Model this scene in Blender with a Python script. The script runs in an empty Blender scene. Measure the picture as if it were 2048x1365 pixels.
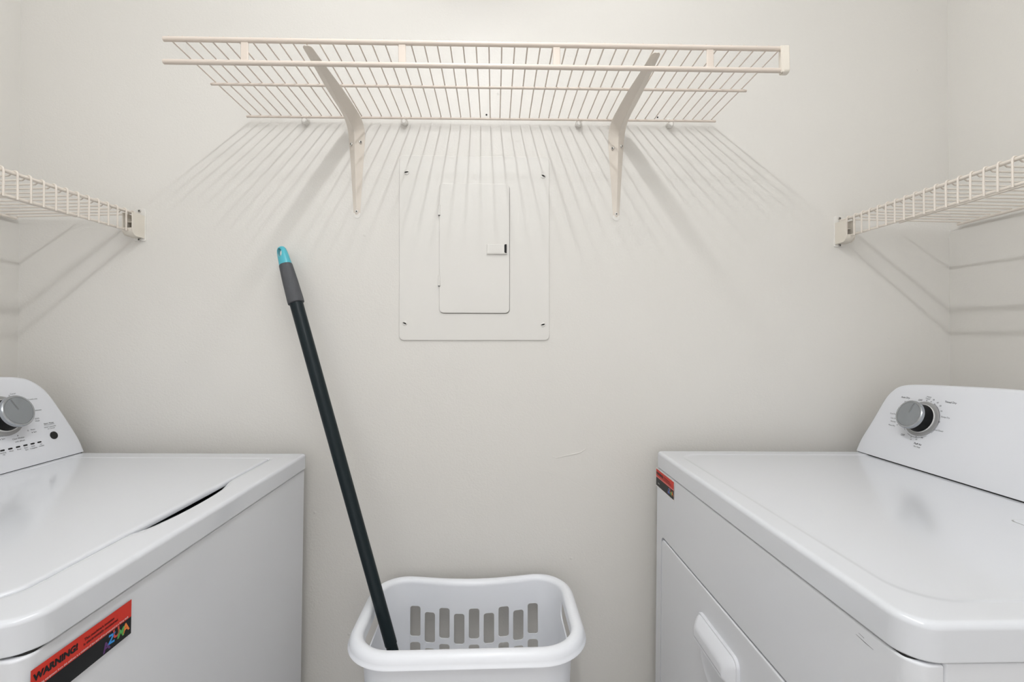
import bpy, bmesh, math, random
from mathutils import Vector, Matrix
random.seed(3)
S = bpy.context.scene
COL = S.collection

# ---------------------------------------------------------------- camera, world, exposure
cam_d = bpy.data.cameras.new('camera')
cam = bpy.data.objects.new('camera', cam_d)
COL.objects.link(cam)
cam_d.sensor_fit = 'HORIZONTAL'
cam_d.sensor_width = 36.0
cam_d.lens = 36.0 * 950.0 / 2048.0
cam_d.shift_y = -9.1 / 2048.0
cam_d.clip_start = 0.02
cam.location = (0, 0, 1.2)
cam.rotation_euler = (math.pi / 2 + 0.008, 0, -0.038)
S.camera = cam

w = bpy.data.worlds.new('world')
S.world = w
w.use_nodes = True
w.node_tree.nodes['Background'].inputs[0].default_value = (0.98, 0.98, 1.0, 1)
w.node_tree.nodes['Background'].inputs[1].default_value = 1.6

S.view_settings.view_transform = 'Standard'
S.view_settings.look = 'None'
S.view_settings.gamma = 1.0
S.view_settings.use_curve_mapping = False
S.view_settings.exposure = -0.18
LAMP_GLOBE = 104.0      # emission strength of the globe light
LAMP_MAIN = 122.0      # emission strength of the main ceiling light
LAMP_SIDE = 30.0       # emission strength of the second ceiling light

# ---------------------------------------------------------------- materials
def mat(name, col, rough=0.5, metal=0.0, spec=0.5, bump=None, emit=None, coat=0.0, var=None):
    m = bpy.data.materials.new(name)
    m.use_nodes = True
    nt = m.node_tree
    b = nt.nodes['Principled BSDF']
    b.inputs['Base Color'].default_value = (*col, 1)
    b.inputs['Roughness'].default_value = rough
    b.inputs['Metallic'].default_value = metal
    b.inputs['Specular IOR Level'].default_value = spec
    b.inputs['Coat Weight'].default_value = coat
    b.inputs['Coat Roughness'].default_value = 0.08
    tc = nt.nodes.new('ShaderNodeTexCoord')
    if var:
        scale, amt, tint = var
        n = nt.nodes.new('ShaderNodeTexNoise'); n.inputs['Scale'].default_value = scale
        n.inputs['Detail'].default_value = 4
        nt.links.new(tc.outputs['Object'], n.inputs['Vector'])
        r = nt.nodes.new('ShaderNodeValToRGB')
        r.color_ramp.elements[0].position = 0.35; r.color_ramp.elements[1].position = 0.7
        r.color_ramp.elements[0].color = (*[c * (1 - amt) for c in col], 1)
        r.color_ramp.elements[1].color = (*tint, 1)
        nt.links.new(n.outputs['Fac'], r.inputs['Fac'])
        nt.links.new(r.outputs['Color'], b.inputs['Base Color'])
    if bump:
        prev = None
        for scale, strength, dist in bump:
            n = nt.nodes.new('ShaderNodeTexNoise'); n.inputs['Scale'].default_value = scale
            n.inputs['Detail'].default_value = 3
            nt.links.new(tc.outputs['Object'], n.inputs['Vector'])
            bp = nt.nodes.new('ShaderNodeBump')
            bp.inputs['Strength'].default_value = strength; bp.inputs['Distance'].default_value = dist
            nt.links.new(n.outputs['Fac'], bp.inputs['Height'])
            if prev: nt.links.new(prev.outputs['Normal'], bp.inputs['Normal'])
            prev = bp
        nt.links.new(prev.outputs['Normal'], b.inputs['Normal'])
    if emit:
        b.inputs['Emission Color'].default_value = (*emit[0], 1)
        b.inputs['Emission Strength'].default_value = emit[1]
    return m

M_wall = mat('wall_paint', (0.725, 0.705, 0.667), 0.42, spec=0.35, bump=[(230, 0.35, 0.0012), (14, 0.10, 0.006)])
# sparse raised specks under the wall paint
def add_specks(m):
    nt = m.node_tree; b = nt.nodes['Principled BSDF']
    last = b.inputs['Normal'].links[0].from_node
    tc = [n for n in nt.nodes if n.type == 'TEX_COORD'][0]
    v = nt.nodes.new('ShaderNodeTexVoronoi'); v.inputs['Scale'].default_value = 9
    nt.links.new(tc.outputs['Object'], v.inputs['Vector'])
    r = nt.nodes.new('ShaderNodeMapRange')
    r.inputs['From Min'].default_value = 0.0; r.inputs['From Max'].default_value = 0.04
    r.inputs['To Min'].default_value = 1.0; r.inputs['To Max'].default_value = 0.0
    nt.links.new(v.outputs['Distance'], r.inputs['Value'])
    bp = nt.nodes.new('ShaderNodeBump'); bp.inputs['Strength'].default_value = 0.6; bp.inputs['Distance'].default_value = 0.002
    nt.links.new(r.outputs['Result'], bp.inputs['Height'])
    nt.links.new(last.outputs['Normal'], bp.inputs['Normal'])
    nt.links.new(bp.outputs['Normal'], b.inputs['Normal'])
add_specks(M_wall)
M_panel = mat('panel_paint', (0.73, 0.712, 0.677), 0.38, spec=0.4, bump=[(160, 0.08, 0.001)])
M_ceil = mat('ceiling_paint', (0.80, 0.79, 0.77), 0.9, bump=[(120, 0.4, 0.002)])
M_floor = mat('vinyl_floor', (0.50, 0.46, 0.41), 0.45, var=(6, 0.2, (0.58, 0.54, 0.48)), bump=[(60, 0.1, 0.001)])
M_door = mat('door_paint', (0.80, 0.80, 0.78), 0.4)
M_enamel = mat('white_enamel', (0.715, 0.735, 0.775), 0.15, spec=0.5, coat=0.3)
M_enamel_side = mat('white_enamel_cabinet', (0.735, 0.750, 0.785), 0.28, spec=0.5, coat=0.2)
M_console = mat('console_plastic', (0.755, 0.770, 0.81), 0.38)
M_dark = mat('dark_gasket', (0.012, 0.015, 0.022), 0.5)
M_gap = mat('black_gap', (0.01, 0.01, 0.01), 0.8)
M_knobface = mat('brushed_knob_face', (0.30, 0.32, 0.335), 0.38, metal=0.55)
M_knobrim = mat('satin_knob_rim', (0.42, 0.44, 0.46), 0.25, metal=0.85)
M_knobblack = mat('black_knob_side', (0.004, 0.0045, 0.005), 0.5, spec=0.2)
M_bezel = mat('grey_bezel', (0.36, 0.36, 0.36), 0.4, metal=0.2)
M_bezel2 = mat('pale_bezel', (0.68, 0.68, 0.67), 0.35)
M_ink = mat('grey_ink', (0.05, 0.05, 0.055), 0.6)
M_ink_d = mat('dark_ink', (0.03, 0.03, 0.035), 0.6)
M_red = mat('sticker_red', (0.62, 0.035, 0.02), 0.4, spec=0.2)
M_black = mat('sticker_black', (0.008, 0.009, 0.010), 0.4, spec=0.2)
M_white = mat('sticker_white', (0.8, 0.78, 0.76), 0.4)
M_purple = mat('logo_purple', (0.10, 0.02, 0.16), 0.4)
M_blue = mat('logo_blue', (0.03, 0.30, 0.75), 0.4)
M_lred = mat('logo_red', (0.60, 0.05, 0.03), 0.4)
M_green = mat('logo_green', (0.07, 0.38, 0.08), 0.4)
M_orange = mat('logo_orange', (0.85, 0.22, 0.03), 0.4)
M_wire = mat('cream_vinyl_wire', (0.68, 0.60, 0.53), 0.35, spec=0.4)
M_wire_side = mat('cream_vinyl_side', (0.74, 0.68, 0.61), 0.35, spec=0.4)
M_clip = mat('clip_plastic', (0.76, 0.74, 0.70), 0.4)
M_cap = mat('cap_plastic', (0.76, 0.71, 0.63), 0.4)
M_bracket = mat('bracket_enamel', (0.72, 0.66, 0.59), 0.3, spec=0.45)
M_cup_shade = mat('bracket_inside_shade', (0.30, 0.20, 0.14), 0.6)  # brown stands in for the shade inside the bracket cup
M_screw = mat('screw_steel', (0.55, 0.53, 0.50), 0.35, metal=0.7)
M_basket = mat('basket_plastic', (0.90, 0.92, 0.965), 0.28, spec=0.45)
M_pole = mat('pole_dark', (0.009, 0.016, 0.019), 0.38, spec=0.2)
M_grip = mat('grip_rubber', (0.075, 0.078, 0.085), 0.75, bump=[(500, 0.7, 0.001)])
M_teal = mat('teal_plastic', (0.075, 0.44, 0.53), 0.3)
M_mophead = mat('grey_bristle', (0.2, 0.22, 0.23), 0.8)
M_lamp_glass = mat('lamp_glass_lit', (0.9, 0.9, 0.88), 0.4, emit=((0.975, 0.99, 1.0), LAMP_MAIN))
M_lamp_glass3 = mat('globe_glass_lit', (0.9, 0.9, 0.88), 0.4, emit=((0.975, 0.99, 1.0), LAMP_GLOBE))
M_lamp_glass2 = mat('second_lamp_glass_lit', (0.9, 0.9, 0.88), 0.4, emit=((0.86, 0.93, 1.0), LAMP_SIDE))
M_lampbase = mat('lamp_metal', (0.7, 0.7, 0.7), 0.35, metal=0.5)

# ---------------------------------------------------------------- mesh helpers
def obj(name, bm, material, parent=None, smooth=True, angle=35, recalc=True, loc=None, wn=True):
    if recalc: bmesh.ops.recalc_face_normals(bm, faces=bm.faces[:])
    me = bpy.data.meshes.new(name)
    bm.to_mesh(me); bm.free()
    for mm in (material if isinstance(material, (list, tuple)) else [material]): me.materials.append(mm)
    if smooth:
        for p in me.polygons: p.use_smooth = True
        me.set_sharp_from_angle(angle=math.radians(angle))
    o = bpy.data.objects.new(name, me)
    COL.objects.link(o)
    if parent: o.parent = parent
    if loc is not None: o.location = loc
    if smooth and wn:
        md = o.modifiers.new('wn', 'WEIGHTED_NORMAL'); md.keep_sharp = True
    return o

def thing(name, label, cat, loc=(0, 0, 0), rot=(0, 0, 0), group=None):
    o = bpy.data.objects.new(name, None); COL.objects.link(o)
    o.empty_display_size = 0.05
    o.location = loc; o.rotation_euler = rot
    o['label'] = label; o['category'] = cat
    if group: o['group'] = group
    return o

def tag(o, label, cat, group=None):
    o['label'] = label; o['category'] = cat
    if group: o['group'] = group
    return o

def struct(name, bm, m):
    o = obj(name, bm, m, smooth=False); o['kind'] = 'structure'; return o

def rr(a0, a1, b0, b1, r, k=8):
    """rounded rectangle outline, 4*(k+1) points, counter-clockwise; r may be 4 radii (a1b1, a0b1, a0b0, a1b0)"""
    rs = r if isinstance(r, (list, tuple)) else (r,) * 4
    P = []
    for (ca, cb, sa, sb, st), q in zip(((a1, b1, -1, -1, 0), (a0, b1, 1, -1, 1), (a0, b0, 1, 1, 2), (a1, b0, -1, 1, 3)), rs):
        for i in range(k + 1):
            t = (st + i / k) * math.pi / 2
            P.append((ca + sa * q + q * math.cos(t), cb + sb * q + q * math.sin(t)))
    return P

def loft(bm, loops, cap0=True, cap1=True, closed=True):
    V = [[bm.verts.new(p) for p in L] for L in loops]
    n = len(V[0])
    for a, b in zip(V, V[1:]):
        for i in range(n if closed else n - 1):
            j = (i + 1) % n
            bm.faces.new((a[i], a[j], b[j], b[i]))
    if cap0: bm.faces.new(V[0][::-1])
    if cap1: bm.faces.new(V[-1])
    return V

def slab(bm, a0, a1, b0, b1, c0, c1, r=0.01, bev=0.003, axis='z', k=8, steps=4, bev0=0.0, flat=0.002):
    """rounded-rect slab; outline in the two other axes, extruded along axis from c0 to c1, edge at c1 rounded by bev"""
    def put(p, c):
        if axis == 'z': return (p[0], p[1], c)
        if axis == 'x': return (c, p[0], p[1])
        return (p[0], c, p[1])
    sgn = 1 if c1 > c0 else -1
    loops = []
    r = r if isinstance(r, (list, tuple)) else (r,) * 4
    rs = lambda ins: tuple(max(q - ins, 1e-4) for q in r)
    if bev0:
        for s in range(steps + 1):
            t = s / steps * math.pi / 2
            ins = bev0 * (1 - math.sin(t)); cc = c0 + sgn * bev0 * (1 - math.cos(t))
            loops.append([put(p, cc) for p in rr(a0 + ins, a1 - ins, b0 + ins, b1 - ins, rs(ins), k)])
    else:
        loops.append([put(p, c0) for p in rr(a0, a1, b0, b1, r, k)])
    for s in range(steps + 1):
        t = s / steps * math.pi / 2
        ins = bev * (1 - math.cos(t)); cc = c1 - sgn * bev * (1 - math.sin(t))
        loops.append([put(p, cc) for p in rr(a0 + ins, a1 - ins, b0 + ins, b1 - ins, rs(ins), k)])
    ins = bev + flat
    loops.append([put(p, c1) for p in rr(a0 + ins, a1 - ins, b0 + ins, b1 - ins, rs(ins), k)])
    loft(bm, loops)

def box(bm, x0, x1, y0, y1, z0, z1):
    vs = [bm.verts.new(p) for p in ((x0, y0, z0), (x1, y0, z0), (x1, y1, z0), (x0, y1, z0), (x0, y0, z1), (x1, y0, z1), (x1, y1, z1), (x0, y1, z1))]
    for f in ((0, 3, 2, 1), (4, 5, 6, 7), (0, 1, 5, 4), (1, 2, 6, 5), (2, 3, 7, 6), (3, 0, 4, 7)):
        bm.faces.new([vs[i] for i in f])

def tube(bm, pts, r, n=10, caps=True):
    pts = [Vector(p) for p in pts]
    rs = r if isinstance(r, (list, tuple)) else [r] * len(pts)
    loops = []; prev = None
    for i, p in enumerate(pts):
        a = pts[max(i - 1, 0)]; b = pts[min(i + 1, len(pts) - 1)]
        t = (b - a).normalized()
        if prev is None:
            u = t.orthogonal().normalized()
        else:
            u = (prev - t * prev.dot(t)).normalized()
        prev = u; v = t.cross(u)
        loops.append([p + (u * math.cos(2 * math.pi * k / n) + v * math.sin(2 * math.pi * k / n)) * rs[i] for k in range(n)])
    loft(bm, loops, caps, caps)

def lathe(bm, prof, n=32, mtx=None):
    """prof: (radius, height) about local z"""
    mtx = mtx or Matrix.Identity(4)
    loops = [[mtx @ Vector((max(r, 1e-5) * math.cos(2 * math.pi * i / n), max(r, 1e-5) * math.sin(2 * math.pi * i / n), h)) for i in range(n)] for r, h in prof]
    loft(bm, loops)

def frame_mtx(o, xdir, zdir):
    z = Vector(zdir).normalized(); x = Vector(xdir).normalized(); y = z.cross(x)
    m = Matrix((x, y, z)).transposed().to_4x4(); m.translation = Vector(o); return m

def text_into(bm, s, size, mtx, bold=0.0, shear=0.0):
    """flat lettering: local x = reading direction, local y = up; centred"""
    c = bpy.data.curves.new('t', 'FONT'); c.body = s; c.size = size
    c.align_x = 'CENTER'; c.align_y = 'CENTER'; c.resolution_u = 3; c.offset = bold; c.shear = shear
    o = bpy.data.objects.new('t', c); COL.objects.link(o)
    bpy.context.view_layer.update()
    me = o.to_mesh()
    me.transform(mtx)
    bm.from_mesh(me)
    o.to_mesh_clear()
    bpy.data.objects.remove(o); bpy.data.curves.remove(c)

def cut(o, cutter_bm):
    me = bpy.data.meshes.new('cut'); bmesh.ops.recalc_face_normals(cutter_bm, faces=cutter_bm.faces[:])
    cutter_bm.to_mesh(me); cutter_bm.free()
    c = bpy.data.objects.new('cut', me); COL.objects.link(c)
    c.matrix_world = o.matrix_world
    if o.parent:
        c.parent = o.parent; c.matrix_basis = o.matrix_basis
    md = o.modifiers.new('b', 'BOOLEAN'); md.operation = 'DIFFERENCE'; md.solver = 'EXACT'; md.object = c
    # boolean first, weighted normals after
    while o.modifiers[0].name != 'b':
        o.modifiers.move(len(o.modifiers) - 1, 0)
    for other in o.modifiers:
        if other.name != 'b': other.show_viewport = False
    bpy.context.view_layer.update()
    dg = bpy.context.evaluated_depsgraph_get()
    new = bpy.data.meshes.new_from_object(o.evaluated_get(dg))
    o.modifiers.remove(o.modifiers['b'])
    for other in o.modifiers: other.show_viewport = True
    o.data = new
    for p in new.polygons: p.use_smooth = True
    new.set_sharp_from_angle(angle=math.radians(35))
    bpy.data.objects.remove(c)

# ---------------------------------------------------------------- the room
XL, XR, YB, YF, ZC = -1.205, 1.243, 1.25, -1.75, 2.42
bm = bmesh.new(); box(bm, XL - 0.1, XR + 0.1, YB, YB + 0.1, -0.1, ZC + 0.1); wall_back = struct('wall_back', bm, M_wall)
bm = bmesh.new(); box(bm, XL - 0.1, XL, YF, YB, -0.1, ZC + 0.1); struct('wall_left', bm, M_wall)
bm = bmesh.new(); box(bm, XR, XR + 0.1, YF, YB, -0.1, ZC + 0.1); struct('wall_right', bm, M_wall)
# unseen wall behind the camera; wide opening added to let in world fill light
bm = bmesh.new()
box(bm, XL - 0.1, -1.05, YF - 0.1, YF, -0.1, ZC + 0.1); box(bm, 1.09, XR + 0.1, YF - 0.1, YF, -0.1, ZC + 0.1); box(bm, -1.05, 1.09, YF - 0.1, YF, 2.15, ZC + 0.1)
struct('wall_front', bm, M_wall)
bm = bmesh.new(); box(bm, XL - 0.1, XR + 0.1, YF - 0.1, YB + 0.1, -0.1, 0); struct('floor', bm, M_floor)
bm = bmesh.new(); box(bm, XL - 0.1, XR + 0.1, YF - 0.1, YB + 0.1, ZC, ZC + 0.1); struct('ceiling', bm, M_ceil)
# baseboards
for nm, a in (('baseboard_back', (XL, XR, YB - 0.012, YB)), ('baseboard_left', (XL, XL + 0.012, YF, YB - 0.012)), ('baseboard_right', (XR - 0.012, XR, YF, YB - 0.012))):
    bm = bmesh.new(); box(bm, *a, 0, 0.085); struct(nm, bm, M_door)
# casing of the added opening behind the camera
bm = bmesh.new()
box(bm, -1.12, -1.05, YF, YF + 0.02, 0, 2.22); box(bm, 1.09, 1.16, YF, YF + 0.02, 0, 2.22); box(bm, -1.05, 1.09, YF, YF + 0.02, 2.15, 2.22)
struct('trim_1', bm, M_door)
# little holes and a scuff in the back wall paint
def hole(x, z, r):
    bm = bmesh.new(); lathe(bm, [(0, 0), (r, 0), (r, 0.0006), (0, 0.0006)], 10, frame_mtx((x, YB - 0.0004, z), (1, 0, 0), (0, -1, 0)))
    o = obj('nail_hole', bm, M_gap, wall_back); o['label'] = 'small dark nail hole'
hole(-0.0198, 1.7949, 0.0024); hole(0.437, 1.7964, 0.0022)
bm = bmesh.new()
tube(bm, [(0.154, YB, 0.894), (0.164, YB, 0.889), (0.190, YB, 0.895), (0.214, YB, 0.900), (0.228, YB, 0.903), (0.2433, YB, 0.913)], [0.0006, 0.0009, 0.0014, 0.0022, 0.0016, 0.0006], 8)
tube(bm, [(0.095, YB, 0.866), (0.148, YB, 0.851), (0.19, YB, 0.835), (0.267, YB, 0.794)], [0.0003, 0.0007, 0.0006, 0.0003], 6)
obj('scuff_mark', bm, M_wall, wall_back)

# ---------------------------------------------------------------- ceiling lights
def ceiling_light(x, y, r, h, glass, label):
    t = thing('ceiling_light', label, 'ceiling light', (x, y, ZC))
    bm = bmesh.new(); lathe(bm, [(0, 0), (r * 1.08, 0), (r * 1.08, -0.022), (r * 0.98, -0.028), (0, -0.028)], 40); obj('base', bm, M_lampbase, t)
    prof = [(r * 0.95, -0.028)]
    if h > r * 2:
        prof = [(0.02, -0.028), (0.02, -(h - 1.95 * r))]
        bs = bmesh.new(); tube(bs, [(0, 0, -0.02), (0, 0, -(h - 1.9 * r))], 0.012, 12); obj('stem', bs, M_lampbase, t)
        prof = []
        for i in range(1, 17):
            a = i / 16 * math.pi
            prof.append((r * math.sin(a), -(h - r) + r * math.cos(a)))
    else:
        for i in range(1, 9):
            a = i / 8 * math.pi / 2
            prof.append((r * 0.95 * math.cos(a), -0.028 - (h - 0.028) * math.sin(a)))
    bm = bmesh.new(); lathe(bm, prof, 32); obj('glass_shade', bm, glass, t)
t = thing('strip_light', 'bare fluorescent strip light running along the ceiling towards the back wall', 'strip light', (-0.035, 0.30, ZC))
bm = bmesh.new(); slab(bm, -0.055, 0.055, -0.59, 0.59, -0.0, -0.075, 0.006, 0.004, 'z', 4, 3); obj('housing', bm, M_door, t)
for y in (-0.578, 0.578):
    bm = bmesh.new(); slab(bm, -0.017, 0.017, y - 0.006, y + 0.006, -0.074, -0.178, 0.006, 0.004, 'z', 4, 3); obj('lamp_holder', bm, M_door, t)
bm = bmesh.new(); tube(bm, [(0, -0.571, -0.155), (0, 0.571, -0.155)], 0.009, 14); obj('fluorescent_tube', bm, M_lamp_glass, t)
ceiling_light(-0.035, -0.68, 0.050, 0.21, M_lamp_glass3, 'small opal globe light hanging from the ceiling behind the strip light')
ceiling_light(-0.90, -1.0, 0.07, 0.09, M_lamp_glass2, 'small round dome light on the ceiling near the left wall')

# ---------------------------------------------------------------- wire shelves
def arc(c, r, a0, a1, n, ax0, ax1):
    c = Vector(c); ax0 = Vector(ax0); ax1 = Vector(ax1)
    return [c + ax0 * r * math.cos(a0 + (a1 - a0) * i / n) + ax1 * r * math.sin(a0 + (a1 - a0) * i / n) for i in range(n + 1)]

# main shelf over the electrical panel; local frame: x along, y=0 at the wall (towards room negative), z=0 wire level
sh = thing('wire_shelf', 'long cream wire shelf with double front rail on the back wall above the electrical panel', 'shelf', (-0.021, YB, 1.7795), (0, -0.0075, 0))
X0, X1 = -0.609, 0.607
YR, YM, YFt = -0.020, -0.173, -0.325
for nm, y, z, r, x0, x1 in (('front_rail', YFt, -0.0005, 0.0048, X0, X1), ('lower_front_rail', YFt, -0.0440, 0.0048, X0, X1), ('middle_rail', YM, -0.0045, 0.0031, X0, X1), ('rear_rail', YR, -0.0045, 0.0030, X0, X1)):
    bm = bmesh.new(); tube(bm, [(x0, y, z), (x0 + 0.001, y, z), (x1 - 0.001, y, z), (x1, y, z)], [r * 0.7, r, r, r * 0.7], 14)
    obj(nm, bm, M_wire, sh)
wx = X0 + 0.0105
for i in range(48):
    x = wx + i * 0.0254
    if x > X1 - 0.004: break
    bm = bmesh.new()
    tube(bm, [(x, YFt - 0.0005, 0.0050), (x, YFt + 0.004, 0.0048), (x, YFt + 0.012, 0.0015), (x, YM, 0.0), (x, YR - 0.002, 0.0), (x, YR + 0.004, -0.001), (x, YR + 0.0055, -0.0045)], 0.00145, 6)
    obj('deck_wire', bm, M_wire, sh)
for x in (-0.457, -0.1575, 0.1437, 0.4504):
    bm = bmesh.new()
    slab(bm, x - 0.0072, x + 0.0072, YFt - 0.0018, YFt + 0.0018, -0.0425, -0.002, 0.0016, 0.0005, 'z', 4, 2)
    obj('rail_spacer', bm, M_wire, sh)
bm = bmesh.new()
slab(bm, YFt - 0.0075, YFt + 0.010, -0.0515, 0.0040, X1 - 0.011, X1 + 0.002, (0.003, 0.003, 0.008, 0.008), 0.0025, 'x', 6, 3)
slab(bm, YFt - 0.0070, YFt - 0.003, -0.0505, 0.0035, X1 - 0.015, X1 - 0.010, 0.002, 0.0005, 'x', 4, 2)
obj('end_cap', bm, M_cap, sh)

def side_shelf(side, xw, zt, skew, label, nfirst, pitch=0.0258):
    # side -1: left wall, +1: right wall. local: x towards the room front rail is -side, y=0 back wall, going negative
    s = side
    t = thing('wire_shelf', label, 'shelf', (xw, YB, zt), (0, 0, skew))
    L = 1.45
    yend = -0.004
    xf = 0.0
    tr = -L
    for nm, x, z, r, ye in (('front_rail', 0, 0, 0.0037, yend), ('lower_front_rail', 0, -0.0462, 0.0031, yend - 0.012), ('middle_rail', s * 0.14, -0.009, 0.0028, -0.03), ('rear_rail', s * (abs((XL if s < 0 else XR) - xw) - 0.012), -0.014, 0.0036, -0.03)):
        bm = bmesh.new(); tube(bm, [(x, -L, z), (x, ye - 0.002, z), (x, ye, z)], [r, r, r * 0.7], 12)
        obj(nm, bm, M_wire_side, t)
    depth = abs((XL if s < 0 else XR) - xw) - 0.012
    i = 0
    y = nfirst
    while y > -L + 0.02:
        bm = bmesh.new()
        r = 0.0019
        pts = [(-s * (0.0037 + r), y, -0.0500), (-s * (0.0037 + r), y, -0.002)]
        for k in range(1, 6):
            a = math.pi - k / 5 * math.pi * 0.62
            pts.append((s * (0.0037 + r) * math.cos(a), y, (0.0037 + r) * math.sin(a) - 0.0005))
        pts += [(s * 0.012, y, -0.0035), (s * depth * 0.5, y, -0.0060), (s * depth, y, -0.0085), (s * (depth + 0.005), y, -0.0135)]
        tube(bm, pts, r, 7)
        obj('deck_wire', bm, M_wire_side, t)
        y -= pitch
    return t
side_shelf(-1, -0.9035, 1.5190, -0.045, 'cream wire shelf along the left wall, above the washing machine', 1.222 - YB, 0.0254)
side_shelf(1, 0.9345, 1.5215, -0.02, 'cream wire shelf along the right wall, above the dryer', 1.2130 - YB, 0.0254)

# wall bracket holding the end of a side shelf
def screw(parent, p, ndir, r=0.0042, mats=M_screw):
    bm = bmesh.new()
    m = frame_mtx(p, Vector(ndir).orthogonal(), ndir)
    lathe(bm, [(0, -0.001), (r, -0.001), (r, 0.0007), (r * 0.8, 0.0018), (r * 0.5, 0.0022), (r * 0.42, 0.0010), (0, 0.0010)], 16, m)
    o = obj('screw', bm, mats, parent)
    bm = bmesh.new()
    lathe(bm, [(0, 0.0008), (r * 0.40, 0.0008), (r * 0.40, 0.0014), (0, 0.0014)], 8, m)
    obj('screw_recess', bm, M_gap, o)
    return o

def end_bracket(x, z0, side, label):
    # open U cup on a wall flange; cup opens towards the room and up
    t = thing('shelf_end_bracket', label, 'shelf bracket', (x, YB, z0))
    s = side
    bm = bmesh.new()
    slab(bm, -0.0145, 0.0145, -0.0075, 0.076, 0, -0.0035, (0.008, 0.008, 0.003, 0.003), 0.0012, 'y', 6, 3)
    obj('wall_plate', bm, M_clip, t)
    bm = bmesh.new()
    # side cheek facing the middle of the room: plane in y-z
    c = -s * 0.0115
    slab(bm, -0.044, -0.003, -0.001, 0.0565, c - 0.0014, c + 0.0014, (0.002, 0.002, 0.014, 0.002), 0.0007, 'x', 8, 2, 0.0007)
    obj('inner_cheek', bm, M_cap, t)
    bm = bmesh.new()
    c = s * 0.0115
    slab(bm, -0.044, -0.003, -0.001, 0.056, c - 0.0014, c + 0.0014, (0.002, 0.002, 0.014, 0.002), 0.0007, 'x', 8, 2, 0.0007)
    obj('outer_cheek', bm, M_cap, t)
    bm = bmesh.new()
    pts = [(-0.003, 0.0), (-0.030, 0.0), (-0.038, 0.003), (-0.043, 0.010), (-0.0435, 0.016)]
    loops = []
    for yy, zz in pts: loops.append([(-0.0102, yy, zz), (0.0102, yy, zz), (0.0102, yy + 0.0015, zz + 0.0022), (-0.0102, yy + 0.0015, zz + 0.0022)])
    loft(bm, loops)
    obj('cup_floor', bm, M_cap, t)
    bm = bmesh.new(); box(bm, -0.0102, 0.0102, -0.0058, -0.0034, 0.003, 0.054)
    obj('cup_back', bm, M_cup_shade, t, smooth=False)
    bm = bmesh.new(); box(bm, -0.0102, 0.0102, -0.030, -0.0058, 0.034, 0.0365)
    obj('cross_rib', bm, M_cap, t, smooth=False)
    screw(t, (0, -0.0035, 0.0695), (0, -1, 0), 0.0042)
    screw(t, (0, -0.0035, -0.0035), (0, -1, 0), 0.0042)
end_bracket(-0.9050, 1.4610, -1, 'small cream wall bracket holding the end of the left side shelf')
end_bracket(0.9330, 1.4600, 1, 'small cream wall bracket holding the end of the right side shelf')

# long support brackets
def support_bracket(x, label, tipx, drop=0.0):
    t = thing('shelf_support_bracket', label, 'shelf bracket', (x, YB, 1.52))
    dz = 1.52
    # (y from wall, z, half width, ridge height, direction of ridge normal angle: 0 = straight to the room, 90 = down)
    st = [(-0.001, 1.527, 0.0065, 0.0015, 0), (-0.001, 1.533, 0.0085, 0.0030, 0), (-0.001, 1.560, 0.0100, 0.0070, 0), (-0.001, 1.62, 0.0135, 0.0130, 0), (-0.001, 1.68, 0.0175, 0.0190, 0), (-0.001, 1.712, 0.0200, 0.0220, 5),
          (-0.003, 1.732, 0.0210, 0.0230, 18), (-0.010, 1.748, 0.0215, 0.0240, 36), (-0.022, 1.7580, 0.0215, 0.0240, 55), (-0.042, 1.7655, 0.0210, 0.0225, 74), (-0.075, 1.7683, 0.0200, 0.0190, 87),
          (-0.13, 1.7685, 0.0190, 0.0150, 90), (-0.18, 1.7685, 0.0175, 0.0110, 90), (-0.24, 1.7685, 0.0135, 0.0065, 90), (-0.29, 1.7685, 0.0105, 0.0035, 90), (-0.318, 1.7685, 0.0092, 0.002, 90), (-0.323, 1.7685, 0.0082, 0.0015, 90), (-0.326, 1.7685, 0.006, 0.001, 90), (-0.328, 1.7685, 0.003, 0.001, 90)]
    bm = bmesh.new(); loops = []
    n = len(st)
    for i, (y, z, wd, h, a) in enumerate(st):
        z -= drop * min(1.0, -y / 0.02)
        f = max(0.0, (-y) / 0.315); cx = (tipx - x) * f
        a = math.radians(a); dy, dzr = -math.cos(a), -math.sin(a)
        prof = []
        for u, hh in ((-1, 0), (-0.55, 0.47), (-0.09, 0.95), (-0.03, 1.0), (0.03, 1.0), (0.09, 0.95), (0.55, 0.47), (1, 0)):
            prof.append((cx + u * wd, y + dy * h * hh, z - dz + dzr * h * hh))
        th = 0.0012
        inner = [(px, py - dy * th * 0.9, pz - dzr * th * 0.9) for px, py, pz in prof][::-1]
        loops.append(prof + inner)
    loft(bm, loops)
    obj('bracket_body', bm, M_bracket, t, angle=28, wn=False)
    # screws: one on each wing near the bend, one at the foot
    sgn = 1 if x < 0 else -1
    screw(t, (0.0118, -0.0125, 1.7125 - dz), (0.75, -1, 0), 0.0042)
    screw(t, (-0.0118, -0.0125, 1.7065 - dz), (-0.75, -1, 0), 0.0042)
    screw(t, (0, -0.0040, 1.535 - dz), (0, -1, 0), 0.0040, M_clip)
    bm = bmesh.new(); lathe(bm, [(0, 0), (0.0092, 0), (0.0092, 0.0012), (0.007, 0.0018), (0, 0.0018)], 20, frame_mtx((0, -0.0002, 1.527 - dz), (1, 0, 0), (0, -1, 0)))
    obj('foot_washer', bm, M_clip, t)
support_bracket(-0.3568, 'cream metal support bracket under the back wall shelf, left of the electrical panel', -0.3605, 0.002)
support_bracket(0.3245, 'cream metal support bracket under the back wall shelf, right of the electrical panel', 0.3215)

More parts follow.
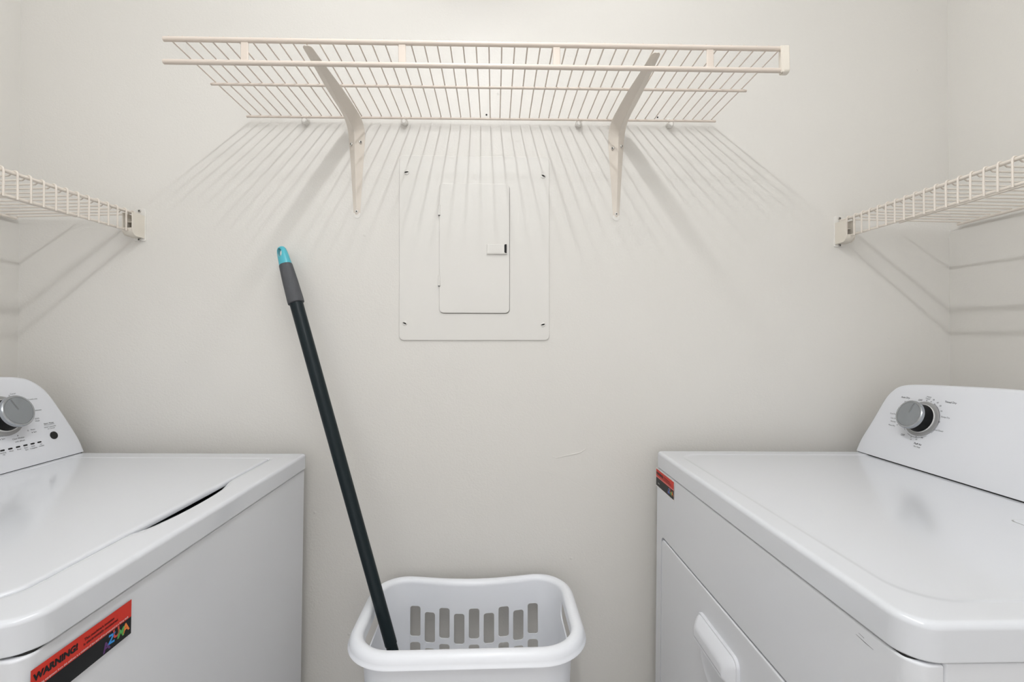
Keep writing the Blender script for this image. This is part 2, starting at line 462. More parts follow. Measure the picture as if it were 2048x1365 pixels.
clips = []
for x, lab in ((-0.486, 'white plastic wall clip holding the shelf left of the left support bracket'), (-0.233, 'white plastic wall clip just right of the left support bracket'),
               (0.223, 'white plastic wall clip just left of the right support bracket'), (0.467, 'white plastic wall clip holding the shelf right of the right support bracket')):
    zz = 1.7795 + (x + 0.021) * 0.0075
    t = thing('shelf_clip', lab, 'shelf clip', (x, YB, zz - 0.004), group='white clips holding the rear rail of the back wall shelf')
    t.scale = (1.35, 1.35, 1.35)
    bm = bmesh.new()
    lathe(bm, [(0, 0), (0.0062, 0), (0.0066, 0.006), (0.0058, 0.013), (0.003, 0.016), (0, 0.0165)], 18, frame_mtx((0, 0, -0.003), (1, 0, 0), (0, -1, -0.25)))
    obj('clip_body', bm, M_clip, t)
    bm = bmesh.new()
    slab(bm, -0.0042, 0.0042, -0.004, 0.010, 0, -0.0045, 0.0035, 0.001, 'y', 5, 3)
    obj('clip_tab', bm, M_clip, t)
    bm = bmesh.new()
    lathe(bm, [(0, 0), (0.0011, 0), (0.0011, 0.0006), (0, 0.0006)], 8, frame_mtx((0.0004, -0.0045, 0.006), (1, 0, 0), (0, -1, 0)))
    obj('nail_head', bm, M_gap, t)

# ---------------------------------------------------------------- electrical panel
ep = thing('electrical_panel', 'wall-painted electrical breaker panel with a closed hinged door on the back wall', 'electrical panel', (-0.0505, YB, 1.199))
ep.scale = (1.008, 1, 1.008)
bm = bmesh.new(); slab(bm, -0.1955, 0.1955, 0.0, 0.482, 0, -0.0040, 0.013, 0.0028, 'y', 8, 4, flat=0.004); obj('cover_plate', bm, M_panel, ep)
bm = bmesh.new(); slab(bm, -0.0915, 0.0905, 0.0715, 0.4085, -0.0042, -0.0080, 0.011, 0.0018, 'y', 8, 3, flat=0.003)
door = obj('panel_door', bm, M_panel, ep)
bm = bmesh.new(); slab(bm, -0.0905, 0.0915, 0.0700, 0.4075, -0.0038, -0.0045, 0.011, 0.0001, 'y', 8, 2); obj('door_seam', bm, mat('seam_shadow_gap', (0.20, 0.19, 0.17), 0.8), ep)
for z in (0.325, 0.142):
    bm = bmesh.new(); tube(bm, [(-0.0915, -0.0078, z), (-0.0915, -0.0078, z + 0.026)], 0.0030, 12); obj('hinge', bm, M_panel, ep)
    bm = bmesh.new(); tube(bm, [(-0.0915, -0.0080, z - 0.0012), (-0.0915, -0.0080, z)], 0.0028, 10); obj('hinge_gap', bm, M_ink, ep)
lt = bmesh.new(); slab(lt, 0.0320, 0.0800, 0.2262, 0.2500, -0.0078, -0.0125, 0.0015, 0.0015, 'y', 4, 3)
latch = obj('latch', lt, M_panel, ep)
bm = bmesh.new(); slab(bm, 0.0770, 0.0830, 0.2272, 0.2500, -0.0080, -0.0130, (0.0005, 0.003, 0.003, 0.0005), 0.0005, 'y', 4, 2); obj('latch_slot', bm, M_gap, latch)
bm = bmesh.new(); box(bm, 0.0315, 0.0840, -0.0132, -0.0078, 0.2248, 0.2264); obj('latch_lip', bm, M_panel, latch, smooth=False)
for x, z in ((-0.176, 0.436), (0.179, 0.431), (-0.180, 0.045), (0.178, 0.042)):
    bm = bmesh.new()
    m = frame_mtx((x, -0.0038, z), (1, 0, 0), (0, -1, 0))
    lathe(bm, [(0, 0), (0.0066, 0), (0.0066, 0.0012), (0.0056, 0.0022), (0.003, 0.0028), (0, 0.0029)], 20, m)
    sc = obj('cover_screw', bm, M_panel, ep)
    bm = bmesh.new(); a = random.choice((0.2, 1.4, -0.5))
    m2 = frame_mtx((x, -0.0066, z), (math.cos(a), 0, math.sin(a)), (0, -1, 0))
    slab(bm, -0.0052, 0.0052, -0.0006, 0.0006, -0.0012, 0.0003, 0.0003, 0.0001, 'z', 2, 1); bmesh.ops.transform(bm, matrix=m2, verts=bm.verts[:])
    obj('screw_slot', bm, mat('slot_paint', (0.58, 0.57, 0.54), 0.6), sc)

# ---------------------------------------------------------------- appliance pieces
MSL = 0.35                                     # lean of both control consoles (run per rise)
def con_frame(s, u0, y, zz, off=0.0):
    """matrix on the console face; local x = reading direction, local z = out of the face"""
    th = math.atan(MSL)
    n = Vector((-s * math.cos(th), 0, math.sin(th)))
    up = Vector((s * math.sin(th), 0, math.cos(th)))
    o = Vector((s * (u0 + MSL * zz), y, 0.92 + zz)) + n * off
    x = up.cross(n)
    m = Matrix((x, up, n)).transposed().to_4x4(); m.translation = o
    return m

def console(parent, s, u0, outline_far, ynear, material):
    """outline_far: (y, zz) from base to the top centre, mirrored about the machine's middle"""
    ymid = (outline_far[0][0] + ynear) / 2
    far = outline_far
    near = [(2 * ymid - y, z) for y, z in far][::-1]
    crown = far[-1][1]
    ys = []
    a, b = far[-1][0], near[0][0]
    mid = [(a + (b - a) * i / 8, crown + 0.010 * math.sin(math.pi * i / 8)) for i in range(1, 8)]
    pts = far + mid + near
    pts = [(y - 0, z) for y, z in pts]
    # smooth outline by Catmull-Rom
    def cr(P):
        out = []
        for i in range(len(P) - 1):
            p0 = P[max(i - 1, 0)]; p1 = P[i]; p2 = P[i + 1]; p3 = P[min(i + 2, len(P) - 1)]
            for k in range(4):
                t = k / 4
                out.append(tuple(0.5 * ((2 * p1[j]) + (-p0[j] + p2[j]) * t + (2 * p0[j] - 5 * p1[j] + 4 * p2[j] - p3[j]) * t * t + (-p0[j] + 3 * p1[j] - 3 * p2[j] + p3[j]) * t ** 3) for j in (0, 1)))
        out.append(P[-1]); return out
    O = cr(pts)
    O = [(y, z + 0.0015) for y, z in O]
    c = (ymid, 0.07)
    def ins(d):
        res = []
        n = len(O)
        for i, (y, z) in enumerate(O):
            p = O[max(i - 1, 0)]; q = O[min(i + 1, n - 1)]
            ty, tz = q[0] - p[0], q[1] - p[1]; L = math.hypot(ty, tz) or 1
            ny, nz = tz / L, -ty / L
            if (c[0] - y) * ny + (c[1] - z) * nz < 0: ny, nz = -ny, -nz
            if i in (0, n - 1): nz = 0.0; ny = 1.0 if c[0] > y else -1.0
            res.append((y + ny * d, max(z + nz * d, 0.0015)))
        return res
    bm = bmesh.new(); loops = []
    back = 0.085
    R = 0.006
    def lp(o2, dn): # dn: depth behind the face, horizontally
        return [(s * (u0 + MSL * z + dn), y, 0.92 + z) for y, z in o2]
    loops.append(lp(ins(R + 0.006), 0.0))
    for k in range(6):
        t = k / 5 * math.pi / 2
        loops.append(lp(ins(R * (1 - math.sin(t))), R * (1 - math.cos(t))))
    loops.append([(s * (u0 + back), y, 0.92 + z) for y, z in O])
    loft(bm, loops)
    return obj('console', bm, material, parent, angle=50)

def knob(parent, s, u0, y, zz, ring_r, face_r, h, ang):
    m = con_frame(s, u0, y, zz)
    bm = bmesh.new(); lathe(bm, [(0, 0.0002), (ring_r, 0.0002), (ring_r, 0.0022), (ring_r * 0.93, 0.0034), (0, 0.0034)], 48, m)
    k = obj('dial_bezel', bm, M_bezel, parent)
    bm = bmesh.new(); lathe(bm, [(0, 0.003), (ring_r * 0.82, 0.003), (ring_r * 0.82, 0.0050), (ring_r * 0.76, 0.0064), (0, 0.0064)], 48, m)
    obj('dial_collar', bm, M_bezel2, k)
    bm = bmesh.new(); lathe(bm, [(0, 0.006), (face_r * 0.98, 0.006), (face_r * 0.94, 0.010), (face_r * 0.92, h - 0.006), (0, h - 0.006)], 48, m)
    kn = obj('knob', bm, M_knobblack, parent)
    bm = bmesh.new(); lathe(bm, [(0, h - 0.0075), (face_r * 0.98, h - 0.0075), (face_r, h - 0.004), (face_r * 0.985, h - 0.001), (face_r * 0.94, h + 0.0005), (face_r * 0.86, h), (face_r * 0.85, h - 0.0008), (0, h - 0.0008)], 48, m)
    obj('knob_rim', bm, M_knobrim, kn)
    bm = bmesh.new(); lathe(bm, [(0, h - 0.0010), (face_r * 0.85, h - 0.0010), (face_r * 0.84, h), (0, h + 0.0002)], 48, m)
    obj('knob_face', bm, M_knobface, kn)
    bm = bmesh.new()
    slab(bm, -0.0014, 0.0014, 0.002, face_r * 0.83, h - 0.0005, h + 0.0009, 0.0012, 0.0003, 'z', 4, 2)
    bmesh.ops.transform(bm, matrix=m @ Matrix.Rotation(ang, 4, 'Z'), verts=bm.verts[:])
    obj('pointer', bm, M_knobrim, kn)

def ring_into(bm, m, r, wd):
    n = 16; ins = []; out = []
    for i in range(n):
        a = 2 * math.pi * i / n
        out.append(bm.verts.new(m @ Vector((r * math.cos(a), r * math.sin(a), 0)))); ins.append(bm.verts.new(m @ Vector(((r - wd) * math.cos(a), (r - wd) * math.sin(a), 0))))
    for i in range(n):
        j = (i + 1) % n; bm.faces.new((out[i], out[j], ins[j], ins[i]))

def printing(parent, s, u0, rows, extra=None):
    light = bmesh.new(); dark = bmesh.new()
    for n, y, zz, bold in rows:
        m = con_frame(s, u0, y, zz, 0.0003)
        if n == 'o': ring_into(dark, m, 0.0014, 0.0005)
        elif n == '_':
            a = [dark.verts.new(m @ Vector(p)) for p in ((-0.0128, -0.0003, 0), (0.0128, -0.0003, 0), (0.0128, 0.0003, 0), (-0.0128, 0.0003, 0))]; dark.faces.new(a)
        elif n in ('L', 'B'): pass
        elif bold: text_into(dark, n, 0.0060 if s > 0 else 0.0047, m, 0.00006)
        elif s > 0: text_into(light, n, 0.0047, m)
        else: text_into(light, n, 0.0045 if zz > 0.046 else 0.0040, m)
    if extra: extra(dark)
    obj('bold_printing', dark, M_ink_d, parent, smooth=False, recalc=False)
    obj('fine_printing', light, M_ink, parent, smooth=False, recalc=False)

def sticker(parent, s, yc, z0, z1, ylen, border):
    """warning label on the front face (x = 0 plane of the machine); reading direction follows the viewer"""
    n = Vector((-s, 0, 0)); up = Vector((0, 0, 1)); x = up.cross(n)
    def fr(dx, dz, off):
        m = Matrix((x, up, n)).transposed().to_4x4()
        m.translation = Vector((0, yc, (z0 + z1) / 2)) + x * dx + up * dz + n * off; return m
    h = z1 - z0; L = ylen
    def rect(bm, m, a0, a1, b0, b1):
        bm.faces.new([bm.verts.new(m @ Vector(p)) for p in ((a0, b0, 0), (a1, b0, 0), (a1, b1, 0), (a0, b1, 0))])
    bm = bmesh.new(); rect(bm, fr(0, 0, 0.0005), -L / 2 - border, L / 2 + border, -h / 2 - border, h / 2 + border)
    st = obj('warning_sticker', bm, M_white, parent, smooth=False, recalc=False); st['label'] = 'red and black warning sticker'
    bm = bmesh.new(); rect(bm, fr(0, 0, 0.0008), -L / 2, L / 2, 0.0, h / 2); obj('red_field', bm, M_red, st, smooth=False, recalc=False)
    bm = bmesh.new(); rect(bm, fr(0, 0, 0.0008), -L / 2, L / 2, -h / 2, 0.0); obj('black_field', bm, M_black, st, smooth=False, recalc=False)
    bm = bmesh.new()
    text_into(bm, 'WARNING!', h * 0.23, fr(-L * 0.285, h * 0.27, 0.0011), 0.0005)
    text_into(bm, "This machine's location", h * 0.105, fr(L * 0.13, h * 0.315, 0.0011), 0.00008)
    text_into(bm, 'is electronically monitored.', h * 0.105, fr(L * 0.15, h * 0.20, 0.0011), 0.00008)
    obj('black_lettering', bm, M_black, st, smooth=False, recalc=False)
    bm = bmesh.new()
    text_into(bm, 'Moving equipment from this address is a violation of law and will be prosecuted as a felony theft', h * 0.072, fr(0.0, h * 0.055, 0.0011), 0.00002)
    text_into(bm, 'SERVICE', h * 0.085, fr(-L * 0.33, -h * 0.30, 0.0011), 0.00003)
    obj('white_lettering', bm, M_white, st, smooth=False, recalc=False)
    for ch, mm, dx, dz, rot in (('A', M_purple, 0.205, -0.33, 0.15), ('Z', M_blue, 0.262, -0.22, -0.12), ('U', M_lred, 0.318, -0.15, 0.1), ('M', M_green, 0.372, -0.25, -0.1), ('A', M_orange, 0.432, -0.22, 0.08)):
        bm = bmesh.new(); text_into(bm, ch, h * 0.34, fr(L * dx, h * dz, 0.0011) @ Matrix.Rotation(rot, 4, 'Z'), 0.0006)
        obj('logo_letter', bm, mm, st, smooth=False, recalc=False)

# ---------------------------------------------------------------- washing machine (left, faces +x)
TILT = 0.012
wm = thing('washing_machine', 'white top-load washing machine with closed lid and dial console against the left wall', 'washing machine', (-0.4766, 0, 0), (0, TILT, 0))
Y0, Y1, DW = 0.4895, 1.1985, 0.665
bm = bmesh.new(); slab(bm, -DW, -0.0015, Y0 + 0.001, Y1 - 0.001, 0.025, 0.8815, (0.006, 0.006, 0.02, 0.016), 0.003, 'z', 8, 3); obj('cabinet', bm, M_enamel_side, wm)
for x in (-DW + 0.06, -0.06):
    for y in (Y0 + 0.06, Y1 - 0.06):
        bm = bmesh.new(); lathe(bm, [(0, 0), (0.022, 0), (0.022, 0.012), (0.01, 0.014), (0.01, 0.03), (0, 0.03)], 16, Matrix.Translation((x, y, -x * TILT if False else 0))); obj('foot', bm, M_gap, wm)
bm = bmesh.new(); slab(bm, -DW + 0.02, -0.0035, Y0 + 0.009, Y1 - 0.005, 0.8805, 0.8845, 0.01, 0.0005, 'z', 6, 2); obj('top_gap_shade', bm, M_gap, wm)  # black slab paints the shade in the gap below the top frame
# top frame with a recess for the lid and the finger scoop along its front edge
zt, zb = 0.9200, 0.8840
A0, A1 = -DW, 0.002
LI0, LI1, LY0, LY1 = -0.515, -0.0615, 0.528, 1.1440     # recess outline (x, y)
K = 10
def rr_dense(a0, a1, b0, b1, r, k=K, m=40):
    """rounded rect whose straight b-side at a1 carries m extra points; order: a1b0 corner end -> up side a1 ..."""
    rs = r if isinstance(r, (list, tuple)) else (r,) * 4
    base = rr(a0, a1, b0, b1, rs, k)
    # base order: corner a1b1 (0..k), a0b1, a0b0, a1b0; side a1 runs from last point to first
    last = base[-1]; first = base[0]
    ext = [(last[0] + (first[0] - last[0]) * i / m, last[1] + (first[1] - last[1]) * i / m) for i in range(1, m)]
    return base + ext
bm = bmesh.new(); loops = []
RO = (0.010, 0.006, 0.03, 0.034)
def outer(ins, z):
    return [(x, y, z) for x, y in rr_dense(A0 + ins, A1 - ins, Y0 + ins, Y1 - ins, tuple(max(q - ins, 0.001) for q in RO))]
bev = 0.0065
loops.append(outer(0.004, zb)); loops.append(outer(0.0008, zb)); loops.append(outer(0.0, zb + 0.001)); loops.append(outer(0.0, zb + 0.002))
for i in range(7):
    t = i / 6 * math.pi / 2
    loops.append(outer(bev * (1 - math.cos(t)), zt - bev * (1 - math.sin(t))))
loops.append(outer(bev + 0.004, zt))
def scoop(y):
    c, hw = 0.838, 0.132
    t = abs(y - c) / hw
    return 0.0 if t >= 1 else (1 - t * t) ** 1.15
def recess(ins, z, out=0.0, drop=0.0):
    L = []
    for x, y in rr_dense(LI0 - ins, LI1 + ins, LY0 - ins, LY1 + ins, tuple(q + ins for q in (0.012, 0.006, 0.03, 0.04))):
        sc = scoop(y) if x > -0.10 else 0.0
        L.append((x + out * sc, y, z - drop * sc))
    return L
loops.append(recess(0.020, zt, 0.004, 0.0))
loops.append(recess(0.012, zt, 0.008, 0.0020))
loops.append(recess(0.005, zt - 0.0001, 0.0115, 0.0080))
loops.append(recess(0.0015, zt - 0.0012, 0.0120, 0.0150))
loops.append(recess(0.0, zt - 0.004, 0.0115, 0.0190))
loops.append(recess(0.0, zt - 0.028, 0.0105, 0.0))
V = loft(bm, loops, False, False)
obj('top_frame', bm, M_enamel, wm, angle=60)
bm = bmesh.new(); slab(bm, LI0 - 0.003, LI1 + 0.016, LY0 - 0.003, LY1 + 0.003, zt - 0.035, zt - 0.0262, 0.02, 0.001, 'z', 6, 2); obj('lid_gasket', bm, M_dark, wm)
bm = bmesh.new(); slab(bm, LI0, LI1 - 0.0006, LY0 + 0.0006, LY1 - 0.0006, zt - 0.0085, zt + 0.0012, (0.012, 0.006, 0.03, 0.039), 0.0050, 'z', K, 5, 0.002, flat=0.004); obj('lid', bm, M_enamel, wm, angle=60)
WOUT = [(1.2049, 0.0), (1.2021, 0.0304), (1.1937, 0.0623), (1.1814, 0.1005), (1.1680, 0.1378), (1.1534, 0.1620), (1.1302, 0.1810), (1.1036, 0.1885), (1.0721, 0.1915)]
console(wm, -1, 0.535, WOUT, 0.4895, M_console)
bm = bmesh.new(); slab(bm, -0.62, -0.5365, 0.4930, 1.2010, 0.9190, 0.9212, 0.004, 0.0002, 'z', 4, 1); obj('console_seam', bm, M_gap, wm)
knob(wm, -1, 0.535, 1.0450, 0.1125, 0.0436, 0.0345, 0.037, math.radians(22))
m = con_frame(-1, 0.535, 1.1411, 0.0532)
bm = bmesh.new(); lathe(bm, [(0, 0), (0.0090, 0), (0.0090, 0.0012), (0.0080, 0.0022), (0, 0.0024)], 28, m); obj('start_button', bm, M_gap, wm)
WT = [('Casual', 1.0819, 0.1556, False), ('o', 1.0732, 0.1526, False), ('Towels only', 1.1207, 0.1392, False), ('Delicates', 1.1246, 0.1137, False), ('Quick', 1.1158, 0.0962, False), ('Wash', 1.1151, 0.0908, False), ('Rinse', 1.0987, 0.0745, False), ('& Spin', 1.0996, 0.0688, False), ('o', 1.0875, 0.0742, False), ('Clean Washer', 1.0626, 0.0624, False), ('with affresh', 1.064, 0.0562, False), ('o', 1.0629, 0.0679, False), ('Drain', 1.0304, 0.0736, False), ('& Spin', 1.0305, 0.0673, False), ('o', 1.0374, 0.0737, False), ('Start / Pause', 1.1389, 0.0815, True), ('_', 1.1391, 0.0782, False), ('Hold 3 Seconds', 1.1394, 0.0736, False), ('to Cancel', 1.1406, 0.0696, False), ('B', 1.1411, 0.0532, False), ('L', 1.0232, 0.0453, False), ('L', 1.0394, 0.0453, False), ('L', 1.0556, 0.0454, False), ('L', 1.0716, 0.0454, False), ('L', 1.0876, 0.0454, False), ('L', 1.1034, 0.0454, False), ('Sensing', 1.0232, 0.0403, False), ('Fill', 1.0237, 0.0362, False), ('Wash', 1.04, 0.0402, False), ('Rinse', 1.0562, 0.0403, False), ('Final', 1.071, 0.0401, False), ('Spin', 1.0714, 0.0359, False), ('Cycle', 1.087, 0.0403, False), ('Complete', 1.087, 0.036, False), ('Lid', 1.1055, 0.0405, False), ('Locked', 1.1055, 0.0368, False)]
for n, y, zz, b in WT:
    if n == 'L':
        m = con_frame(-1, 0.535, y, zz)
        bm = bmesh.new(); slab(bm, -0.0044, 0.0044, -0.0016, 0.0016, -0.001, 0.0010, 0.0015, 0.0003, 'z', 5, 2); bmesh.ops.transform(bm, matrix=m, verts=bm.verts[:])
        obj('indicator_light', bm, M_gap, wm)
printing(wm, -1, 0.535, WT)
sticker(wm, -1, 0.5650, 0.8235, 0.8670, 0.1330, 0.0)

# ---------------------------------------------------------------- dryer (right, faces -x)
dr = thing('clothes_dryer', 'white front-load clothes dryer with dial console and door handle against the right wall', 'dryer', (0.4030, 0, 0), (0, TILT, 0))
Y0, Y1, DD = 0.4560, 1.1935, 0.70
bm = bmesh.new(); slab(bm, 0.0, 0.032, Y0, Y1 - 0.001, 0.03, 0.8785, (0.002, 0.003, 0.022, 0.002), 0.003, 'z', 8, 3)
fp = obj('front_panel', bm, M_enamel_side, dr)
c = bmesh.new(); slab(c, 0.495, 1.157, 0.12, 0.7195, -0.01, 0.013, 0.016, 0.0001, 'x', 8, 1); cut(fp, c)
bm = bmesh.new(); slab(bm, 0.0335, DD, Y0 + 0.0015, Y1 - 0.002, 0.025, 0.8790, 0.004, 0.002, 'z', 6, 2); obj('cabinet', bm, M_enamel_side, dr)
for x in (DD - 0.06, 0.06):
    for y in (Y0 + 0.06, Y1 - 0.06):
        bm = bmesh.new(); lathe(bm, [(0, 0), (0.022, 0), (0.022, 0.012), (0.01, 0.014), (0.01, 0.035), (0, 0.035)], 16, Matrix.Translation((x, y, x * TILT))); obj('foot', bm, M_gap, dr)
bm = bmesh.new(); slab(bm, 0.0025, DD - 0.02, Y0 + 0.009, Y1 - 0.005, 0.8770, 0.8812, 0.01, 0.0003, 'z', 6, 2); obj('top_gap_shade', bm, M_gap, dr)  # black slab, shade of the gap under the top panel as colour
# top panel: rounded rim and a very shallow inset field
bm = bmesh.new(); loops = []
RO = (0.006, 0.012, 0.032, 0.010)
def dl(ins, z, extra=0.0):
    return [(x, y, z) for x, y in rr(-0.0015 + ins, DD - min(ins, 0.02), Y0 - 0.0015 + ins, Y1 - ins * 0.9, tuple(max(q - ins, 0.002) + extra for q in RO), 10)]
loops += [dl(0.004, 0.8807), dl(0.0008, 0.8807), dl(0.0, 0.8817), dl(0.0, 0.8827)]
bev = 0.0075
for i in range(7):
    t = i / 6 * math.pi / 2
    loops.append(dl(bev * (1 - math.cos(t)), 0.9200 - bev * (1 - math.sin(t))))
loops += [dl(bev + 0.003, 0.9200), dl(0.036, 0.9200, 0.05), dl(0.0395, 0.9197, 0.05), dl(0.043, 0.9190, 0.05), dl(0.0465, 0.9187, 0.05), dl(0.055, 0.9187, 0.05)]
loft(bm, loops); obj('top_panel', bm, M_enamel, dr, angle=60)
# door and its pull
bm = bmesh.new(); slab(bm, 0.4990, 1.1530, 0.1240, 0.7150, 0.0122, -0.0008, 0.014, 0.003, 'x', 8, 4, flat=0.004)
dd = obj('door', bm, M_enamel_side, dr)
bm = bmesh.new(); slab(bm, 0.4955, 1.1565, 0.1205, 0.7190, 0.0129, 0.0100, 0.014, 0.0001, 'x', 8, 1); obj('door_gap_shade', bm, M_ink, dr)  # dark backing that paints the shade in the door groove
c = bmesh.new()
mt = Matrix.Translation((-0.002, 0.8600, 0.6000)) @ Matrix.Diagonal((0.0125, 0.076, 0.062, 1))
bmesh.ops.create_uvsphere(c, u_segments=40, v_segments=24, radius=1.0, matrix=mt); cut(dd, c)
bm = bmesh.new(); loops = []
for d, i0, i1 in ((-0.0006, 0.0, 0.0), (-0.004, 0.0, 0.0), (-0.006, 0.0012, 0.0010)):
    loops.append([(d, a, b) for a, b in rr(0.781 + i0, 0.938 - i0, 0.611 + i1, 0.664 - i0, (0.016, 0.016, 0.006, 0.006), 8)])
for d, i in ((-0.0060, 0.004), (-0.0085, 0.005), (-0.014, 0.010), (-0.019, 0.016), (-0.0215, 0.0205), (-0.0225, 0.0255)):
    loops.append([(d, a, b) for a, b in rr(0.781 + i, 0.938 - i, 0.611 + 0.004 + (i - 0.004) * 0.25, 0.664 - i, (0.013, 0.013, 0.006, 0.006), 8)])
loft(bm, loops); obj('door_handle', bm, M_console, dd, angle=50)
bm = bmesh.new(); slab(bm, 0.405, 0.498, 0.56, 0.728, 0.9180, 0.9196, 0.012, 0.0008, 'z', 8, 3); obj('lint_screen_cover', bm, M_enamel, dr)
bm = bmesh.new(); slab(bm, 0.4035, 0.4995, 0.5585, 0.7295, 0.9180, 0.9189, 0.013, 0.0001, 'z', 8, 1); obj('lint_cover_seam', bm, M_bezel, dr)
DOUT = [(1.1957, 0.0), (1.1925, 0.0297), (1.1765, 0.0842), (1.1617, 0.1380), (1.1485, 0.1600), (1.1299, 0.1735), (1.0907, 0.1803)]
console(dr, 1, 0.519, DOUT, 0.4535, M_console)
bm = bmesh.new(); slab(bm, 0.5205, 0.60, 0.458, 1.190, 0.9185, 0.9212, 0.004, 0.0002, 'z', 4, 1); obj('console_seam', bm, M_gap, dr)
knob(dr, 1, 0.519, 1.0450, 0.1078, 0.0408, 0.0331, 0.034, math.radians(-14))
def arcs(bm):
    m = con_frame(1, 0.519, 1.0470, 0.1070, 0.0003)
    def seg(a0, a1, r, wd):
        n = 24; pv = None
        for i in range(n + 1):
            a = math.radians(a0 + (a1 - a0) * i / n)
            q = (bm.verts.new(m @ Vector((r * math.cos(a), r * math.sin(a), 0))), bm.verts.new(m @ Vector(((r - wd) * math.cos(a), (r - wd) * math.sin(a), 0))))
            if pv: bm.faces.new((pv[0], q[0], q[1], pv[1]))
            pv = q
    for a0, a1 in ((-38, 62), (-118, -52), (-132, -175)): seg(a0, a1, 0.0440, 0.0007)
DT = [('Auto Dry', 1.1039, 0.1494, True), ('Timed Dry', 0.9923, 0.152, True), ('OFF', 1.0639, 0.1479, True), ('OFF', 1.078, 0.0648, True), ('OFF', 1.0194, 0.0818, True), ('Heavy', 1.0454, 0.1578, False), ('Towel', 1.047, 0.1534, False), ('70', 1.0324, 0.1524, False), ('60', 1.0208, 0.1477, False), ('50', 1.0124, 0.1418, False), ('40', 1.006, 0.1311, False), ('Damp Dry', 0.9927, 0.1198, False), ('20', 1.0032, 0.108, False), ('Cool Down', 0.9982, 0.0902, False), ('30', 1.0292, 0.0681, False), ('20', 1.0413, 0.0621, False), ('10', 1.0547, 0.0593, False), ('Fluff Air', 1.0341, 0.0528, True), ('No Heat', 1.0341, 0.0468, False), ('Cool Down', 1.1199, 0.1075, False), ('Less Dry', 1.1165, 0.0976, False), ('Normal', 1.1153, 0.0901, False), ('More Dry', 1.1153, 0.0807, False), ('Wrinkle', 1.0958, 0.1397, False), ('o', 1.0481, 0.1489, False), ('o', 1.0368, 0.1479, False), ('o', 1.0269, 0.1438, False), ('o', 1.0186, 0.1375, False), ('o', 1.0128, 0.1287, False), ('o', 1.0099, 0.1081, False), ('o', 1.0326, 0.0733, False), ('o', 1.0437, 0.0674, False), ('o', 1.0559, 0.0646, False), ('o', 1.1014, 0.0843, False)]
printing(dr, 1, 0.519, DT, arcs)
sticker(dr, 1, 1.1370, 0.8330, 0.8740, 0.1180, 0.0022)
# scrapes in the enamel at the near corner
bm = bmesh.new()
tube(bm, [(-0.0001, 0.530, 0.8640), (-0.0001, 0.517, 0.8630), (-0.0001, 0.505, 0.8625)], [0.0001, 0.0003, 0.0001], 6)
tube(bm, [(-0.0001, 0.526, 0.8680), (-0.0001, 0.518, 0.8670)], [0.0001, 0.0002], 6)
obj('scratch', bm, M_ink, fp)

# ---------------------------------------------------------------- laundry basket
bk = thing('laundry_basket', 'tall white plastic laundry basket with slotted sides standing between the washer and dryer', 'laundry basket', (-0.053, 1.067, 0.0))
NP = 128
def basket_loop(hx, hy, r, z, dip=0.0, bulge=0.0):
    """rounded rectangle resampled evenly by arc length; back side pulled inward by dip"""
    P = rr(-hx, hx, -hy, hy, r, 16)
    n = len(P); L = [0]
    for i in range(n): L.append(L[-1] + math.dist(P[i], P[(i + 1) % n]))
    out = []
    for k in range(NP):
        t = L[-1] * k / NP
        i = max(j for j in range(n) if L[j] <= t)
        f = (t - L[i]) / max(L[i + 1] - L[i], 1e-9)
        a = P[i]; b = P[(i + 1) % n]
        x = a[0] + (b[0] - a[0]) * f; y = a[1] + (b[1] - a[1]) * f
        g = max(0.0, math.cos(x / hx * math.pi / 2)) ** 1.6
        if y > 0: y -= dip * g * min(1, y / hy)
        else: y -= bulge * g * min(1, -y / hy)
        out.append((x, y, z))
    return out
HX, HY = 0.2185, 0.1400
def hh(z, off=0.0):
    f = z / 0.60
    return (HX - 0.030 * (1 - f) + off, HY - 0.022 * (1 - f) + off)
bm = bmesh.new(); loops = []
zs_ = [0.0, 0.02, 0.1, 0.2, 0.3, 0.4, 0.5, 0.56, 0.596]
def bl(z, off, zz=None):
    a, b = hh(z, off); return basket_loop(a, b, 0.075 + off, z if zz is None else zz, 0.028 * (0.4 + 0.6 * z / 0.6), 0.0)
loops.append(bl(0.0, -0.012)); loops.append(bl(0.004, -0.003)); 
for z in zs_[1:]: loops.append(bl(z, 0.0))
for z in zs_[::-1][:-1]: loops.append(bl(z, -0.003))
loops.append(bl(0.006, -0.006, 0.006)); loops.append(bl(0.004, -0.03, 0.004))
loft(bm, loops)
body = obj('basket_body', bm, M_basket, bk, angle=40, wn=False)
c = bmesh.new()
def slot(cb, x, z0, z1, ya, yb, wd=0.0258):
    slab(cb, x, x + wd, z0, z1, ya, yb, 0.0062, 0.0001, 'y', 5, 1)
for row in range(5):
    for i in range(9):
        x = -0.2075 + 0.053 + 0.0365 * i
        zt_ = (0.5400 if i % 2 == 0 else 0.5272) - 0.0877 * row
        slot(c, x, zt_ - 0.0745, zt_, 0.06, 0.19)
        if row: slot(c, x, zt_ - 0.0745, zt_, -0.19, -0.06)
for sx in (-1, 1):
    a, b = (sx * 0.17, sx * 0.24)
    slab(c, -0.065, 0.070, 0.540, 0.578, min(a, b), max(a, b), 0.012, 0.0001, 'x', 6, 1)
cut(body, c)
prof = [(-0.0035, 0.592), (-0.0035, 0.596), (-0.0022, 0.6005), (0.0020, 0.6040), (0.0080, 0.6055), (0.0140, 0.6048), (0.0195, 0.6010), (0.0228, 0.5960), (0.0242, 0.5900), (0.0250, 0.5845), (0.0272, 0.5828), (0.0272, 0.5808), (0.0238, 0.5808), (0.0222, 0.5890), (0.0202, 0.5945), (0.0140, 0.6008), (0.0080, 0.6018), (0.0035, 0.6000), (0.0002, 0.5955), (0.0002, 0.592)]
bm = bmesh.new(); loops = []
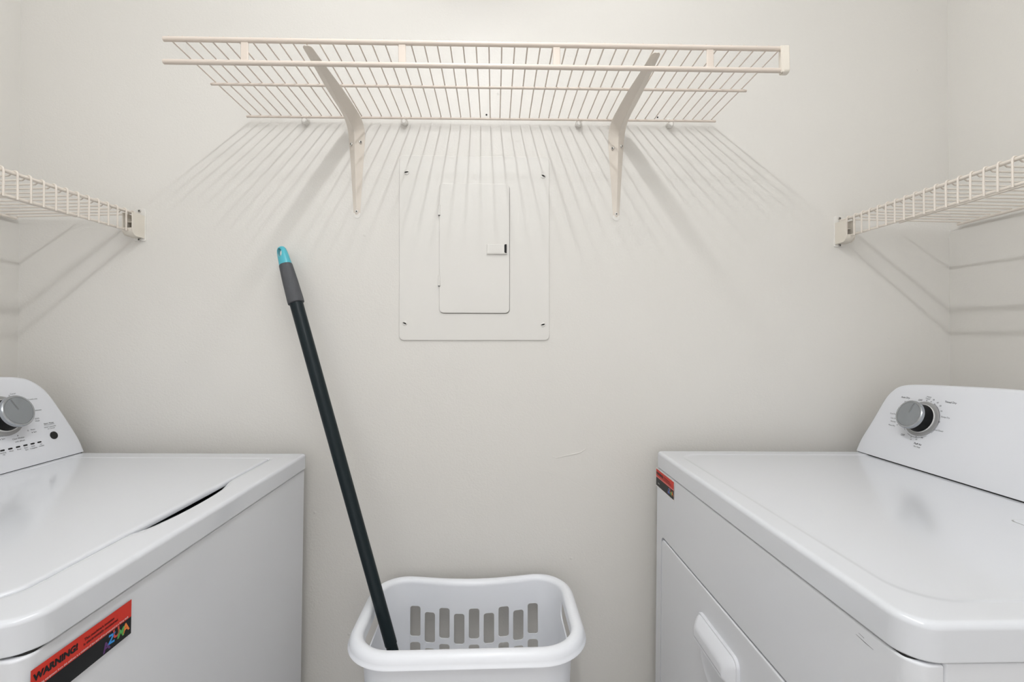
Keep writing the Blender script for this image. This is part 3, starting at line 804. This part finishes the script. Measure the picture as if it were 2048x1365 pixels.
for off, z in prof: loops.append(basket_loop(HX + off, HY + off, 0.075 + off, z, 0.028, 0.0))
loops.append(loops[0])
V = [[bm.verts.new(p) for p in L] for L in loops[:-1]]
for a in range(len(V)):
    b = (a + 1) % len(V)
    for i in range(NP):
        j = (i + 1) % NP
        bm.faces.new((V[a][i], V[a][j], V[b][j], V[b][i]))
obj('rim', bm, M_basket, bk, angle=60, wn=False)

# ---------------------------------------------------------------- mop handle leaning in the basket
P_top = Vector((-0.5357, 1.2150, 1.4320)); P_a = Vector((-0.2222, 1.0570, 0.5209))
dirn = (P_a - P_top).normalized()
tlen = (1.4320 - 0.016) / -dirn.z
P_bot = P_top + dirn * tlen
mop = thing('broom_handle', 'dark broom handle with grey grip and turquoise tip, leaning against the wall', 'broom handle', P_bot)
def rel(t): return (P_top + dirn * t) - P_bot
bm = bmesh.new(); tube(bm, [rel(0.146), rel(0.30), rel(0.90), rel(0.965), rel(0.967)], [0.0158, 0.0156, 0.0136, 0.0132, 0.0122], 28); obj('pole', bm, M_pole, mop)
bm = bmesh.new(); tube(bm, [rel(0.960), rel(tlen - 0.004), rel(tlen)], [0.0120, 0.0120, 0.010], 24); obj('lower_pole', bm, M_pole, mop)
bm = bmesh.new(); tube(bm, [rel(0.046), rel(0.048), rel(0.09), rel(0.140), rel(0.150), rel(0.1512)], [0.0150, 0.0158, 0.0178, 0.0192, 0.0190, 0.0170], 28); obj('grip', bm, M_grip, mop)
# tapered tip, flattened towards the top, with a hanging hole
up = -dirn; sidev = Vector((math.cos(0.12), -math.sin(0.12), 0)); sidev = (sidev - up * sidev.dot(up)).normalized(); fr_ = up.cross(sidev)
bm = bmesh.new(); loops = []
for t, a, b in ((0.047, 0.0150, 0.0150), (0.040, 0.0147, 0.0143), (0.025, 0.0138, 0.0125), (0.012, 0.0128, 0.0105), (0.004, 0.0112, 0.0088), (-0.001, 0.0085, 0.0066), (-0.0035, 0.0045, 0.0035), (-0.0040, 0.001, 0.001)):
    cpt = rel(t)
    loops.append([cpt + sidev * a * math.cos(2 * math.pi * i / 32) + fr_ * b * math.sin(2 * math.pi * i / 32) for i in range(32)])
loft(bm, loops); tip = obj('hanging_tip', bm, M_teal, mop, angle=60, wn=False)
c = bmesh.new()
hd = (fr_ * 1.0).normalized()
loops = []
for q in (-0.03, 0.03):
    L = []
    for i in range(24):
        a = 2 * math.pi * i / 24
        L.append(rel(0.014) + hd * q + sidev * (0.0066 * math.cos(a) - 0.0028) + up * 0.0125 * math.sin(a))
    loops.append(L)
loft(c, loops); cut(tip, c)
